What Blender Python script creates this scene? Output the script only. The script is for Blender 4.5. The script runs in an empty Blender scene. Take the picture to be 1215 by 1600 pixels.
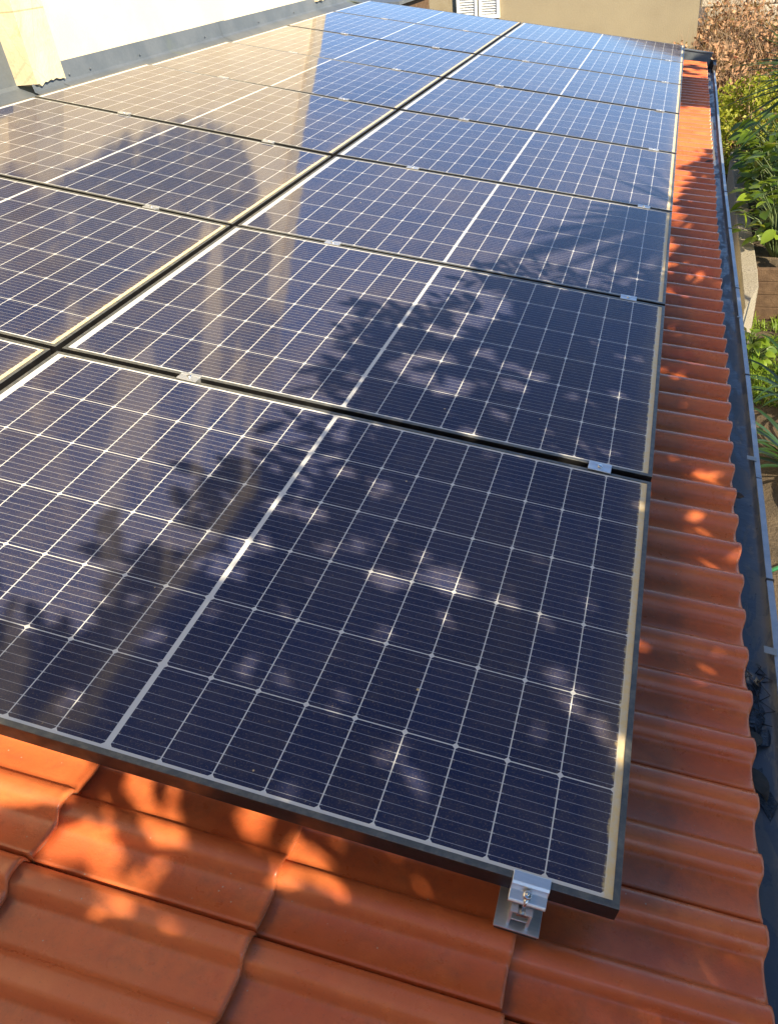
import bpy, bmesh, math, random
from mathutils import Vector, Matrix, noise as mnoise
R = math.radians
scene = bpy.context.scene
col = scene.collection
random.seed(7)

# ------------------------------------------------------------------ camera, sky, sun, exposure
ROWS = ((0.9641488, 0.25378997, -0.07750962), (0.09147809, -0.59206132, -0.80068418), (-0.24909606, 0.76488826, -0.59405143))
cam_d = bpy.data.cameras.new('camera'); cam = bpy.data.objects.new('camera', cam_d); col.objects.link(cam)
mw = Matrix.Identity(4)
for i in range(3):
    mw[i][0] = ROWS[0][i]; mw[i][1] = -ROWS[1][i]; mw[i][2] = -ROWS[2][i]
mw[0][3], mw[1][3], mw[2][3] = 1.667518, -0.616827, 0.896293
cam.matrix_world = mw
cam_d.sensor_fit = 'AUTO'; cam_d.sensor_width = 36.0
cam_d.lens = 36.0 * 1230.411 / 1600.0
cam_d.shift_x = -70.15 / 1600.0; cam_d.shift_y = -1.16 / 1600.0
cam_d.clip_start = 0.02; cam_d.clip_end = 2000
scene.camera = cam

SUN = Vector((0.72, -0.50, 0.54)).normalized()
el = math.asin(SUN.z)
world = bpy.data.worlds.new('World'); scene.world = world; world.use_nodes = True
wn = world.node_tree.nodes; wl = world.node_tree.links; wn.clear()
sky = wn.new('ShaderNodeTexSky'); sky.sky_type = 'NISHITA'; sky.sun_disc = False
sky.sun_elevation = el; sky.sun_rotation = math.atan2(SUN.x, SUN.y)
sky.air_density = 0.75; sky.dust_density = 0.0; sky.ozone_density = 3.5; sky.altitude = 100
bg = wn.new('ShaderNodeBackground'); bg.inputs[1].default_value = 0.10
wo = wn.new('ShaderNodeOutputWorld'); wl.new(sky.outputs[0], bg.inputs[0]); wl.new(bg.outputs[0], wo.inputs[0])
sun_d = bpy.data.lights.new('sun', 'SUN'); sun_d.energy = 5.0; sun_d.angle = R(0.53); sun_d.color = (1.0, 0.84, 0.58)
sun = bpy.data.objects.new('sun', sun_d); col.objects.link(sun)
sun.rotation_euler = SUN.to_track_quat('Z', 'Y').to_euler(); sun.location = SUN * 30
scene.view_settings.view_transform = 'Standard'; scene.view_settings.look = 'None'
scene.view_settings.exposure = 1.4; scene.view_settings.gamma = 1.0
scene.render.engine = 'CYCLES'

# ------------------------------------------------------------------ roof frame: x down the slope, y along the gutter, z out of the roof
SL = R(10)
RM = Matrix.Rotation(SL, 4, 'Y')
def rp(x, y, z): return RM @ Vector((x, y, z))
SR = RM.inverted().to_3x3() @ SUN

# ------------------------------------------------------------------ helpers
class MB:
    def __init__(s): s.v = []; s.f = []; s.sm = []; s.mi = []
    def add(s, vs, fs, smooth=False, mi=0):
        o = len(s.v); s.v += [tuple(v) for v in vs]
        for f in fs: s.f.append(tuple(i + o for i in f)); s.sm.append(smooth); s.mi.append(mi)
    def box(s, a, b, M=None, mi=0):
        x0, y0, z0 = a; x1, y1, z1 = b
        vs = [Vector(p) for p in ((x0,y0,z0),(x1,y0,z0),(x1,y1,z0),(x0,y1,z0),(x0,y0,z1),(x1,y0,z1),(x1,y1,z1),(x0,y1,z1))]
        if M: vs = [M @ v for v in vs]
        s.add(vs, [(0,3,2,1),(4,5,6,7),(0,1,5,4),(1,2,6,5),(2,3,7,6),(3,0,4,7)], mi=mi)
    def prism(s, prof, y0, y1, M=None, smooth=False):
        n = len(prof)
        vs = [Vector((x, y0, z)) for x, z in prof] + [Vector((x, y1, z)) for x, z in prof]
        if M: vs = [M @ v for v in vs]
        fs = [(i, (i+1) % n, n + (i+1) % n, n + i) for i in range(n)]
        s.add(vs, fs, smooth); s.add(vs[:n], [tuple(range(n))][::-1]); s.add(vs[n:], [tuple(range(n))])
    def tube(s, pts, r, n=8, caps=True):
        pts = [Vector(p) for p in pts]; rs = r if isinstance(r, (list, tuple)) else [r] * len(pts)
        vs = []
        for i, p in enumerate(pts):
            d = (pts[min(i+1, len(pts)-1)] - pts[max(i-1, 0)]).normalized()
            a = d.orthogonal().normalized() if i == 0 else (a - d * a.dot(d)).normalized()
            b = d.cross(a)
            for k in range(n):
                t = 2 * math.pi * k / n
                vs.append(p + (a * math.cos(t) + b * math.sin(t)) * rs[i])
        fs = [(i*n+k, i*n+(k+1) % n, (i+1)*n+(k+1) % n, (i+1)*n+k) for i in range(len(pts)-1) for k in range(n)]
        if caps: fs += [tuple(range(n))[::-1], tuple((len(pts)-1)*n + k for k in range(n))]
        s.add(vs, fs, True)
    def build(s, name, mat, parent=None, bevel=0, fix=True):
        me = bpy.data.meshes.new(name); me.from_pydata(s.v, [], s.f); me.update()
        me.polygons.foreach_set('use_smooth', s.sm)
        mats = mat if isinstance(mat, (list, tuple)) else [mat]
        for m in mats: me.materials.append(m)
        if len(mats) > 1: me.polygons.foreach_set('material_index', s.mi)
        if fix:
            b = bmesh.new(); b.from_mesh(me); bmesh.ops.recalc_face_normals(b, faces=b.faces); b.to_mesh(me); b.free()
        o = bpy.data.objects.new(name, me); col.objects.link(o)
        if parent: o.parent = parent
        if bevel:
            mo = o.modifiers.new('bevel', 'BEVEL'); mo.width = bevel; mo.segments = 2; mo.limit_method = 'ANGLE'; mo.angle_limit = R(40)
        return o
def tag(o, label=None, cat=None, group=None, kind=None):
    if label: o['label'] = label
    if cat: o['category'] = cat
    if group: o['group'] = group
    if kind: o['kind'] = kind
    return o
def empty(name, loc=(0,0,0), label=None, cat=None, group=None):
    o = bpy.data.objects.new(name, None); o.empty_display_size = 0.05; col.objects.link(o); o.location = loc
    return tag(o, label, cat, group)
def copy_tree(o, parent=None):
    c = o.copy(); col.objects.link(c)
    if parent: c.parent = parent
    for ch in list(o.children): copy_tree(ch, c)
    return c

# ------------------------------------------------------------------ node helpers
class G:
    def __init__(s, name):
        s.m = bpy.data.materials.new(name); s.m.use_nodes = True
        s.t = s.m.node_tree; s.n = s.t.nodes; s.l = s.t.links
        s.p = s.n['Principled BSDF']
    def w(s, sock, v):
        if isinstance(v, bpy.types.NodeSocket): s.l.new(v, sock)
        elif isinstance(v, (tuple, list)): sock.default_value = (tuple(v) + (1,))[:4] if len(sock.default_value) == 4 else v
        else: sock.default_value = v
    def m_(s, op, a, b=None, c=None, clamp=False):
        n = s.n.new('ShaderNodeMath'); n.operation = op; n.use_clamp = clamp
        for i, v in enumerate((a, b, c)):
            if v is not None: s.w(n.inputs[i], v)
        return n.outputs[0]
    def mr(s, v, a, b, c=0, d=1, smooth=True):
        n = s.n.new('ShaderNodeMapRange'); n.interpolation_type = 'SMOOTHSTEP' if smooth else 'LINEAR'
        for i, x in enumerate((v, a, b, c, d)): s.w(n.inputs[i], x)
        return n.outputs[0]
    def mix(s, f, a, b, mode='MIX'):
        n = s.n.new('ShaderNodeMix'); n.data_type = 'RGBA'; n.blend_type = mode
        s.w(n.inputs[0], f); s.w(n.inputs[6], a); s.w(n.inputs[7], b); return n.outputs[2]
    def noise(s, scale, detail=4, rough=.55, vec=None, dist=0):
        n = s.n.new('ShaderNodeTexNoise'); n.inputs['Scale'].default_value = scale; n.inputs['Detail'].default_value = detail
        n.inputs['Roughness'].default_value = rough; n.inputs['Distortion'].default_value = dist
        if vec is not None: s.l.new(vec, n.inputs['Vector'])
        return n.outputs[0]
    def vor(s, scale, feat='F1', vec=None, out=0):
        n = s.n.new('ShaderNodeTexVoronoi'); n.feature = feat; n.inputs['Scale'].default_value = scale
        if vec is not None: s.l.new(vec, n.inputs['Vector'])
        return n.outputs[out]
    def pos(s): return s.n.new('ShaderNodeNewGeometry').outputs['Position']
    def obj(s): return s.n.new('ShaderNodeTexCoord').outputs['Object']
    def xyz(s, v):
        n = s.n.new('ShaderNodeSeparateXYZ'); s.l.new(v, n.inputs[0]); return n.outputs
    def scl(s, v, k):
        n = s.n.new('ShaderNodeVectorMath'); n.operation = 'MULTIPLY'; s.l.new(v, n.inputs[0]); n.inputs[1].default_value = k; return n.outputs[0]
    def attr(s, name, out=0):
        n = s.n.new('ShaderNodeAttribute'); n.attribute_name = name; return n.outputs[out]
    def bump(s, h, st=.3, d=.01):
        n = s.n.new('ShaderNodeBump'); n.inputs['Strength'].default_value = st; n.inputs['Distance'].default_value = d
        s.l.new(h, n.inputs['Height']); s.l.new(n.outputs[0], s.p.inputs['Normal'])
    def set(s, **k):
        for a, v in k.items(): s.w(s.p.inputs[a.replace('_', ' ')], v)
        return s
def noisy(name, c1, c2, scale=6, rough=.8, bump=.2, bd=.004, fine=80, metallic=0, c3=None, spec=.5):
    g = G(name); v = g.pos()
    f = g.mr(g.noise(scale, 5, .6, v), .3, .7)
    c = g.mix(f, c1, c2)
    if c3: c = g.mix(g.mr(g.noise(scale * .35, 6, .65, v, .6), .55, .68), c, c3)
    fn = g.noise(fine, 3, .6, v)
    c = g.mix(.25, c, g.mix(fn, (.25,)*3, (1.3,)*3), 'MULTIPLY')
    g.set(Base_Color=c, Roughness=rough, Metallic=metallic)
    g.p.inputs['Specular IOR Level'].default_value = spec
    g.bump(fn, bump, bd); return g.m
def leafmat(name, c1, c2, tr=.35, rough=.45, scale=3, c3=None):
    g = G(name)
    oi = g.attr('shade', 2)
    c = g.mix(oi, c1, c2)
    if c3: c = g.mix(g.mr(oi, .93, .97), c, c3)
    c = g.mix(.3, c, g.mix(g.noise(scale * 12, 3, .6, g.pos()), (.4,)*3, (1.3,)*3), 'MULTIPLY')
    g.set(Base_Color=c, Roughness=rough)
    t = g.n.new('ShaderNodeBsdfTranslucent'); g.w(t.inputs[0], g.mix(.3, c, (.5, .6, .05)))
    mx = g.n.new('ShaderNodeMixShader'); mx.inputs[0].default_value = tr
    g.l.new(g.p.outputs[0], mx.inputs[1]); g.l.new(t.outputs[0], mx.inputs[2])
    g.l.new(mx.outputs[0], g.n['Material Output'].inputs[0]); return g.m

# ------------------------------------------------------------------ materials
PW, PH = 1.722, 1.134
X0, PX, XR, MID = 0.031, 0.0922, 1.697, 0.864
Y0, PYC = 0.0165, 0.1835
def panel_material():
    g = G('panel_glass'); o = g.obj(); x, y, z = g.xyz(o)
    mg = 0.0045
    xm = g.m_('SUBTRACT', g.m_('ABSOLUTE', g.m_('SUBTRACT', x, MID)), mg)     # distance outwards from the middle bar
    xu = g.m_('DIVIDE', xm, PX)
    dx = g.m_('MULTIPLY', g.m_('ABSOLUTE', g.m_('SUBTRACT', xu, g.m_('ROUND', xu))), PX)
    yu = g.m_('DIVIDE', g.m_('SUBTRACT', y, Y0), PYC)
    yr = g.m_('ROUND', yu)
    dy = g.m_('MULTIPLY', g.m_('ABSOLUTE', g.m_('SUBTRACT', yu, yr)), PYC)
    lines = g.m_('MAXIMUM', g.m_('LESS_THAN', dx, .0011), g.m_('LESS_THAN', dy, .0011))
    dia = g.m_('LESS_THAN', g.m_('ADD', dx, dy), .0068)
    lines = g.m_('MAXIMUM', lines, dia)
    lines = g.m_('MAXIMUM', lines, g.m_('LESS_THAN', xm, 0.0))
    out = g.m_('MAXIMUM', g.m_('MAXIMUM', g.m_('LESS_THAN', x, X0), g.m_('GREATER_THAN', x, XR)),
               g.m_('MAXIMUM', g.m_('LESS_THAN', y, Y0), g.m_('GREATER_THAN', y, Y0 + 6 * PYC)))
    white = g.m_('MAXIMUM', lines, out)
    b = g.m_('MULTIPLY', g.m_('SUBTRACT', y, Y0), 10 / PYC); bf = g.m_('FRACT', b)
    bus = g.m_('LESS_THAN', g.m_('ABSOLUTE', g.m_('SUBTRACT', bf, .5)), .022)
    dot = g.m_('MULTIPLY', g.m_('LESS_THAN', g.m_('ABSOLUTE', g.m_('SUBTRACT', bf, .5)), .055), g.m_('LESS_THAN', dx, .005))
    bus = g.m_('MAXIMUM', bus, dot)
    wp = g.pos()
    # cell tint: each cell a hair different
    cid = g.n.new('ShaderNodeCombineXYZ'); g.w(cid.inputs[0], g.m_('FLOOR', g.m_('DIVIDE', g.m_('SUBTRACT', x, MID), PX))); g.w(cid.inputs[1], g.m_('FLOOR', yu))
    wnz = g.n.new('ShaderNodeTexWhiteNoise'); g.l.new(cid.outputs[0], wnz.inputs[0])
    cell = g.mix(wnz.outputs[0], (.001, .010, .056), (.002, .014, .072))
    c = g.mix(g.m_('MULTIPLY', bus, .9), cell, (.30, .32, .38))
    c = g.mix(white, c, (.58, .59, .60))
    # dust film, a little heavier in drifts, plus fine specks and a few droppings
    big = g.mr(g.noise(1.7, 5, .6, wp), .3, .75)
    fine = g.mr(g.noise(330, 3, .75, wp), .54, .70)
    midn = g.mr(g.noise(28, 4, .7, wp), .4, .75)
    streak = g.mr(g.noise(1, 4, .6, g.scl(wp, (5, 60, 5))), .45, .75)
    dust = g.m_('MULTIPLY_ADD', big, .036, .018)
    dust = g.m_('ADD', dust, g.m_('MULTIPLY', fine, .13))
    dust = g.m_('ADD', dust, g.m_('MULTIPLY', midn, .025))
    dust = g.m_('ADD', dust, g.m_('MULTIPLY', streak, .015))
    en = g.m_('MULTIPLY', g.m_('SUBTRACT', g.noise(45, 4, .7, wp), .5), .022)
    edge = g.mr(g.m_('ADD', x, en), XR - .006, XR + .005)
    edge2 = g.mr(g.m_('ADD', x, g.m_('MULTIPLY', en, 3)), XR - .06, XR + .004)
    dust = g.m_('ADD', dust, g.m_('MULTIPLY', edge2, .06))
    dust = g.m_('MAXIMUM', dust, g.m_('MULTIPLY', edge, g.mr(g.noise(60, 4, .7, wp), .25, .7, .55, .95)))
    sp = g.vor(9, vec=wp); spot = g.m_('MULTIPLY', g.m_('LESS_THAN', sp, .026), g.mr(g.noise(9, 1, .5, wp), .52, .56))
    sp2 = g.m_('MULTIPLY', g.m_('LESS_THAN', g.vor(55, vec=wp), .075), g.mr(g.noise(14, 2, .5, wp), .55, .6))
    dust = g.m_('MAXIMUM', dust, g.m_('MULTIPLY', spot, .7)); dust = g.m_('MAXIMUM', dust, g.m_('MULTIPLY', sp2, .25))
    c = g.mix(dust, c, (.68, .51, .24))
    g.set(Base_Color=c, Roughness=g.m_('MULTIPLY_ADD', g.m_('MAXIMUM', edge, spot), .5, g.m_('MULTIPLY_ADD', big, .02, .055)))
    g.p.inputs['IOR'].default_value = 1.31
    # very slight waviness of the glass
    g.bump(g.noise(3.2, 2, .5, wp), .05, .02)
    return g.m
M = {}
M['panel'] = panel_material()
g = G('black_anodised_frame'); v = g.pos()
c = g.mix(g.mr(g.noise(70, 4, .7, v), .45, .8), (.007, .007, .008), (.014, .014, .014))
g.set(Base_Color=c, Roughness=g.mr(g.noise(30, 3, .6, v), .3, .7, .3, .48), Metallic=0.0); M['frame'] = g.m
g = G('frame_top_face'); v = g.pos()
c = g.mix(g.mr(g.noise(50, 4, .7, v), .35, .75), (.085, .092, .095), (.17, .165, .145))  # paler than the sides: dust and sky reflection put into the colour
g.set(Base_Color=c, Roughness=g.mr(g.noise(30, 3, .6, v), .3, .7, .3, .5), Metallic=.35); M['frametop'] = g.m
g = G('back_sheet'); g.set(Base_Color=(.1, .1, .1), Roughness=.6); M['back'] = g.m
g = G('mill_aluminium'); v = g.pos()
c = g.mix(g.noise(1, 3, .6, g.scl(v, (30, 300, 300))), (.62, .64, .66), (.80, .81, .82))
g.set(Base_Color=c, Roughness=.38, Metallic=.85); M['alu'] = g.m
g = G('steel_bolt'); g.set(Base_Color=(.62, .62, .62), Roughness=.25, Metallic=1.0); M['steel'] = g.m
g = G('dark_steel'); g.set(Base_Color=(.06, .05, .045), Roughness=.5, Metallic=.6); M['dark'] = g.m

g = G('clay_tile'); v = g.pos(); tr = g.attr('tile_random', 2)
c = g.mix(tr, (.50, .112, .036), (.60, .152, .050))
c = g.mix(g.mr(g.noise(7, 5, .65, v), .42, .7), c, (.62, .17, .055))
c = g.mix(g.m_('MULTIPLY', g.mr(g.noise(11, 6, .7, v), .55, .75), .3), c, (.24, .085, .045))
c = g.mix(g.m_('MULTIPLY', g.mr(g.noise(160, 3, .7, v), .58, .74), .30), c, (.16, .07, .045))
grime = g.m_('MULTIPLY', g.attr('pan', 2), g.mr(g.m_('ADD', g.noise(34, 5, .75, v), g.m_('MULTIPLY', g.noise(3.5, 3, .6, v), .7)), .74, 1.05))
c = g.mix(g.m_('MULTIPLY', grime, .3), c, (.20, .08, .045))
tsp = g.m_('MULTIPLY', g.m_('LESS_THAN', g.vor(40, vec=v), .055), g.mr(g.noise(6, 3, .5, v), .5, .58))
c = g.mix(g.m_('MULTIPLY', tsp, .75), c, (.5, .42, .33))
liv = g.m_('MULTIPLY', g.attr('lap', 2), g.mr(g.noise(45, 4, .7, v), .45, .6))
c = g.mix(g.m_('MULTIPLY', liv, .8), c, (.30, .26, .19))
g.set(Base_Color=c, Roughness=g.mr(g.noise(22, 4, .6, v), .3, .7, .26, .38)); g.p.inputs['Specular IOR Level'].default_value = .5
g.bump(g.m_('ADD', g.noise(260, 3, .6, v), g.m_('MULTIPLY', g.noise(30, 3, .6, v), 2.0)), .14, .0025); M['tile'] = g.m

M['plaster'] = noisy('cream_render', (.72, .61, .41), (.78, .68, .48), 2.2, .9, .35, .004, 120)
g = G('sandstone_render'); v = g.pos()
c = g.mix(g.mr(g.noise(7, 6, .65, v), .3, .7), (.50, .43, .29), (.58, .51, .36))
c = g.mix(g.m_('MULTIPLY', g.mr(g.noise(3.1, 6, .7, v, 1.5), .55, .68), .7), c, (.44, .33, .19))
ck = g.vor(4.3, 'DISTANCE_TO_EDGE', g.scl(v, (1, 1, .55)))
c = g.mix(g.m_('MULTIPLY', g.m_('LESS_THAN', ck, .008), .25), c, (.28, .21, .13))
zz = g.xyz(v)[2]; jz = g.m_('FRACT', g.m_('DIVIDE', g.m_('SUBTRACT', zz, .235), .46))
c = g.mix(g.m_('MULTIPLY', g.m_('LESS_THAN', jz, .018), .65), c, (.28, .2, .12))
g.set(Base_Color=c, Roughness=.9); g.bump(g.noise(40, 5, .65, v), .5, .01); M['stone'] = g.m
M['zinc'] = noisy('grey_flashing', (.10, .12, .145), (.14, .16, .185), 3.5, .5, .15, .004, 60, .2, (.13, .155, .13))
g = G('gutter_liner'); v = g.pos()
pn = g.noise(5.5, 5, .6, g.scl(v, (2.2, .8, 1)), 1.2)
c = g.mix(g.mr(pn, .50, .53), (.12, .135, .155), (.20, .20, .195))
c = g.mix(g.m_('MULTIPLY', g.mr(g.noise(60, 4, .7, v), .55, .75), .5), c, (.10, .11, .12))
c = g.mix(g.m_('MULTIPLY', g.m_('LESS_THAN', g.vor(38, vec=v), .1), g.mr(g.noise(11, 2, .5, v), .55, .62)), c, (.03, .025, .02))
g.set(Base_Color=c, Roughness=g.mr(pn, .48, .54, .34, .7)); g.bump(g.noise(14, 4, .6, v), .4, .012); M['gutter'] = g.m
M['lip'] = noisy('gutter_edge_metal', (.34, .37, .41), (.46, .49, .52), 9, .38, .1, .002, 90, .6)
M['tab'] = noisy('strap_metal', (.30, .295, .28), (.40, .39, .37), 9, .45, .1, .002, 90, .5)
M['bitumen'] = noisy('peeling_bitumen', (.02, .027, .04), (.05, .065, .09), 20, .35, .6, .01, 120)
g = G('aggregate_concrete'); v = g.pos()
c = g.mix(g.vor(62, vec=v, out=0), (.33, .30, .24), (.12, .105, .08))
c = g.mix(g.m_('MULTIPLY', g.mr(g.noise(3, 5, .6, v), .4, .7), .5), c, (.20, .18, .13))
c = g.mix(g.m_('LESS_THAN', g.vor(90, vec=v), .22), c, (.40, .37, .31))
g.set(Base_Color=c, Roughness=.95); g.bump(g.vor(62, vec=v), .4, .006); M['concrete'] = g.m
M['tan'] = noisy('tan_render', (.255, .215, .145), (.305, .26, .175), .9, .95, .3, .01, 45, 0, (.22, .175, .105))
M['shutter'] = noisy('white_paint', (.74, .74, .72), (.82, .82, .80), 3, .55, .1, .002, 60)
M['shaderoof'] = noisy('old_roof', (.25, .2, .16), (.32, .26, .2), 3, .9, .3, .01, 40)
M['soil'] = noisy('garden_soil', (.055, .04, .025), (.10, .072, .045), 4, .97, .8, .03, 55, 0, (.15, .115, .075))
M['timber'] = noisy('weathered_timber', (.075, .042, .022), (.12, .072, .04), 12, .9, .6, .012, 70)
M['rubble'] = noisy('pale_stone_wall', (.36, .33, .28), (.5, .46, .40), 2.5, .95, .8, .04, 30)
M['bark'] = noisy('bark', (.12, .085, .055), (.19, .14, .095), 9, .95, .9, .02, 60)
M['twig'] = noisy('dry_twig', (.22, .15, .095), (.33, .24, .16), 12, .9, .3, .003, 60)
M['paint_white'] = noisy('white_metal', (.72, .72, .70), (.8, .8, .78), 4, .4, .1, .002, 50)
M['hose'] = noisy('green_hose', (.015, .12, .05), (.02, .16, .07), 9, .4, .1, .002, 50)
M['deadleaf'] = noisy('dead_leaf', (.045, .032, .022), (.09, .06, .035), 40, .7, .4, .004, 100)
M['leaf_tree'] = leafmat('tree_leaf', (.030, .060, .014), (.060, .10, .022), .25)
M['leaf_broad'] = leafmat('broad_leaf', (.05, .11, .014), (.22, .32, .03), .4, .35, 2, (.36, .30, .06))
M['leaf_shrub'] = leafmat('shrub_leaf', (.20, .24, .02), (.42, .42, .045), .45, .5)
M['leaf_dry'] = leafmat('dry_leaf', (.31, .155, .085), (.52, .32, .19), .25, .8, 2, (.20, .045, .02))
M['leaf_yucca'] = leafmat('yucca_leaf', (.022, .055, .018), (.055, .105, .03), .2, .38)
M['leaf_strap'] = leafmat('strap_leaf', (.012, .036, .010), (.03, .07, .018), .2, .35)
M['grass'] = leafmat('grass_blade', (.10, .20, .015), (.24, .34, .03), .4, .5)

# ------------------------------------------------------------------ ground
mb = MB(); mb.add([(-900,-900,-2.9),(900,-900,-2.9),(900,900,-2.9),(-900,900,-2.9)], [(0,1,2,3)])
tag(mb.build('ground', M['soil']), kind='structure')

# ------------------------------------------------------------------ house: tiled roof, rendered wall, pilasters, flashing, gutter
house = empty('house', (0, 0, -2.9), 'cream rendered house with a low orange tiled roof along its side carrying the solar panels', 'house')
def child(o):
    o.parent = house; o.matrix_parent_inverse = Matrix.Translation((0, 0, 2.9)); return o
# tiles
PROF = [(.0, -.006), (.0006, .0060), (.003, .0125), (.009, .0205), (.020, .0245), (.034, .0250), (.0415, .0235), (.0455, .0205), (.0515, .0100), (.0550, .0045), (.0590, .0020), (.066, .0012), (.080, .0018), (.095, .0040), (.112, .0070), (.1235, .0090),
        (.1260, .0130), (.1325, .0205), (.145, .0245), (.160, .0250), (.1675, .0235), (.1715, .0205), (.1775, .0100), (.1810, .0045), (.1850, .0020), (.192, .0012), (.205, .0018), (.220, .0040), (.234, .0068), (.2400, .0092), (.2445, .0097), (.2462, .0085), (.2466, -.006)]
mb = MB(); tcol = []; lapc = []; panc = []
TB = -0.149
GAU = 0.393
for j in range(10):
    xe = 1.982 - j * GAU                       # lower lip of this course
    for i in range(-5, 37):
        rnd = random.random(); jx = random.uniform(-.003, .003); jz = random.uniform(-.0015, .0015); jr = random.uniform(-.004, .004); jy = random.uniform(-.0008, .0008)
        yj = 0.110 + 0.25 * i
        L = [(-.425, 0), (-.2, 0), (-.02, 0), (-.012, .0004), (-.007, .0012), (-.002, .0004), (.0, -.0025), (.0, -.010), (-.006, -.0155)]
        rows = []
        for lx, dz in L:
            x = xe + lx + jx
            tilt = .0165 * (1 + lx / GAU)
            rows.append([rp(x + (t - .12) * jr, yj - t + jy, TB + z * 1.32 * (1 if lx > -.4 else .9) + tilt + dz + jz) for t, z in PROF])
        n = len(PROF)
        vs = [p for r in rows for p in r]
        fs = [(a*n+k, a*n+k+1, (a+1)*n+k+1, (a+1)*n+k) for a in range(len(L)-1) for k in range(n-1)]
        mb.add(vs, fs, True); tcol += [rnd] * len(vs); lapc += [1.0 if a >= 7 else 0.0 for a in range(len(L)) for k in range(n)]
        panc += [1.0 if z < .0065 else 0.0 for a in range(len(L)) for t, z in PROF]
tiles = mb.build('tiled_roof', M['tile'], fix=False); child(tiles)
a = tiles.data.attributes.new('tile_random', 'FLOAT', 'POINT'); a.data.foreach_set('value', tcol)
a = tiles.data.attributes.new('pan', 'FLOAT', 'POINT'); a.data.foreach_set('value', panc)
a = tiles.data.attributes.new('lap', 'FLOAT', 'POINT'); a.data.foreach_set('value', lapc)
mb = MB(); mb.box((-2.2, -1.4, -.20), (1.86, 9.28, -.155), RM); child(mb.build('roof_deck', M['timber']))
# walls below the eaves
mb = MB(); mb.box((-2.0, -1.35, -2.9), (1.70, -1.2, -.55)); mb.box((1.55, -1.2, -2.9), (1.70, 9.2, -.55)); mb.box((-2.0, 9.1, -2.9), (1.55, 9.2, -.55))
child(mb.build('lower_wall', M['plaster']))
# tall rendered wall above the roof
WX = -1.985
mb = MB(); mb.box((-2.5, 4.065, -.2), (WX, 8.30, 7.2)); child(mb.build('rendered_wall', M['plaster']))
mb = MB(); mb.box((-2.5, -3.5, -.2), (-2.135, 3.80, 7.2)); child(mb.build('side_wall', M['plaster']))
mb = MB(); mb.box((-2.5, -3.6, -2.9), (1.6, -3.3, 4.0)); child(mb.build('sky_blocker_wall', M['plaster']))  # unseen wall added behind the camera to cut skylight on camera-facing tile sides
# pilasters: jittered vertical prisms with rough lower edges
def pilaster(y0, y1, xf, zb, zt, xb):
    mb = MB(); n = 14
    ys = [y0 + (y1 - y0) * k / n for k in range(n + 1)]
    zs = [zb] + [zb + .06, zb + .2] + [zb + .2 + (zt - zb - .2) * k / 6 for k in range(1, 7)]
    vs = []
    def P(k, r):
        w = .006 * mnoise.noise(Vector((ys[k] * 9, zs[r] * 7, 3)))
        z = zs[r] + (.018 * mnoise.noise(Vector((ys[k] * 22, 1.3, y0))) + .005 * math.sin(k * 2.1) if r == 0 else 0)
        return (xf + w, ys[k], z)
    for r in range(len(zs)):
        for k in range(n + 1): vs.append(P(k, r))
    fs = [(r*(n+1)+k, r*(n+1)+k+1, (r+1)*(n+1)+k+1, (r+1)*(n+1)+k) for r in range(len(zs)-1) for k in range(n)]
    mb.add(vs, fs)
    for k, s in ((0, 1), (n, -1)):
        fr = [vs[r*(n+1)+k] for r in range(len(zs))]; bk = [(xb, p[1], p[2] + (.05 * mnoise.noise(Vector((p[2]*30, 2, 2))) if q == 0 else 0)) for q, p in enumerate(fr)]
        m = len(fr); mb.add(fr + bk, [(r, r+1, m+r+1, m+r) for r in range(m-1)])
    bt = [vs[k] for k in range(n+1)]; bb = [(xb, p[1], p[2]) for p in bt]
    mb.add(bt + bb, [(k, k+1, n+2+k, n+1+k) for k in range(n)])
    return child(mb.build('pilaster', M['stone']))
pilaster(3.80, 4.068, -1.945, .338, 7.25, -2.4)
pilaster(8.297, 8.56, -1.945, .385, 7.25, -2.4)
# flashing along the wall: upstand + apron lying on the top course
mb = MB()
def sheet(mb, prof, y0, y1, th=.003, wav=.003):
    n = max(2, int((y1 - y0) / .25)); rows = []
    for k in range(n + 1):
        y = y0 + (y1 - y0) * k / n
        rows.append([rp(x, y, z + wav * mnoise.noise(Vector((y * 3, q * 1.7, 5)))) for q, (x, z) in enumerate(prof)])
    m = len(prof); vs = [p for r in rows for p in r]
    fs = [(a*m+k, a*m+k+1, (a+1)*m+k+1, (a+1)*m+k) for a in range(n) for k in range(m-1)]
    mb.add(vs, fs)
sheet(mb, [(-2.035, .064), (-2.026, .066), (-1.998, -.030), (-1.985, -.042), (-1.80, -.085), (-1.797, -.098)], 4.06, 6.3)
sheet(mb, [(-2.033, .060), (-2.024, .062), (-1.996, -.028), (-1.983, -.040), (-1.80, -.083), (-1.797, -.096)], 6.2, 9.30)
sheet(mb, [(-1.998, -.006), (-1.990, -.030), (-1.985, -.045), (-1.80, -.087), (-1.797, -.098)], 3.78, 4.09)
sheet(mb, [(-2.190, .255), (-2.175, .258), (-2.118, -.028), (-2.10, -.045), (-1.80, -.089), (-1.797, -.100)], -1.3, 3.80)
# lapped rivets
for y in (4.14, 4.36, 4.95, 5.9, 6.9, 7.7):
    p = rp(-1.995, y, -.005); mb.tube([p, p + Vector((.005, 0, .001))], .006, 8)
child(mb.build('flashing', M['zinc'], fix=False))
# flashing upstand at the far end of the roof
mb = MB(); mb.box((-2.0, 9.285, -.22), (2.02, 9.30, -.04), RM); mb.box((-2.0, 9.275, -.045), (2.03, 9.312, -.033), RM)
child(mb.build('end_flashing', M['zinc'], bevel=.002))
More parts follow.
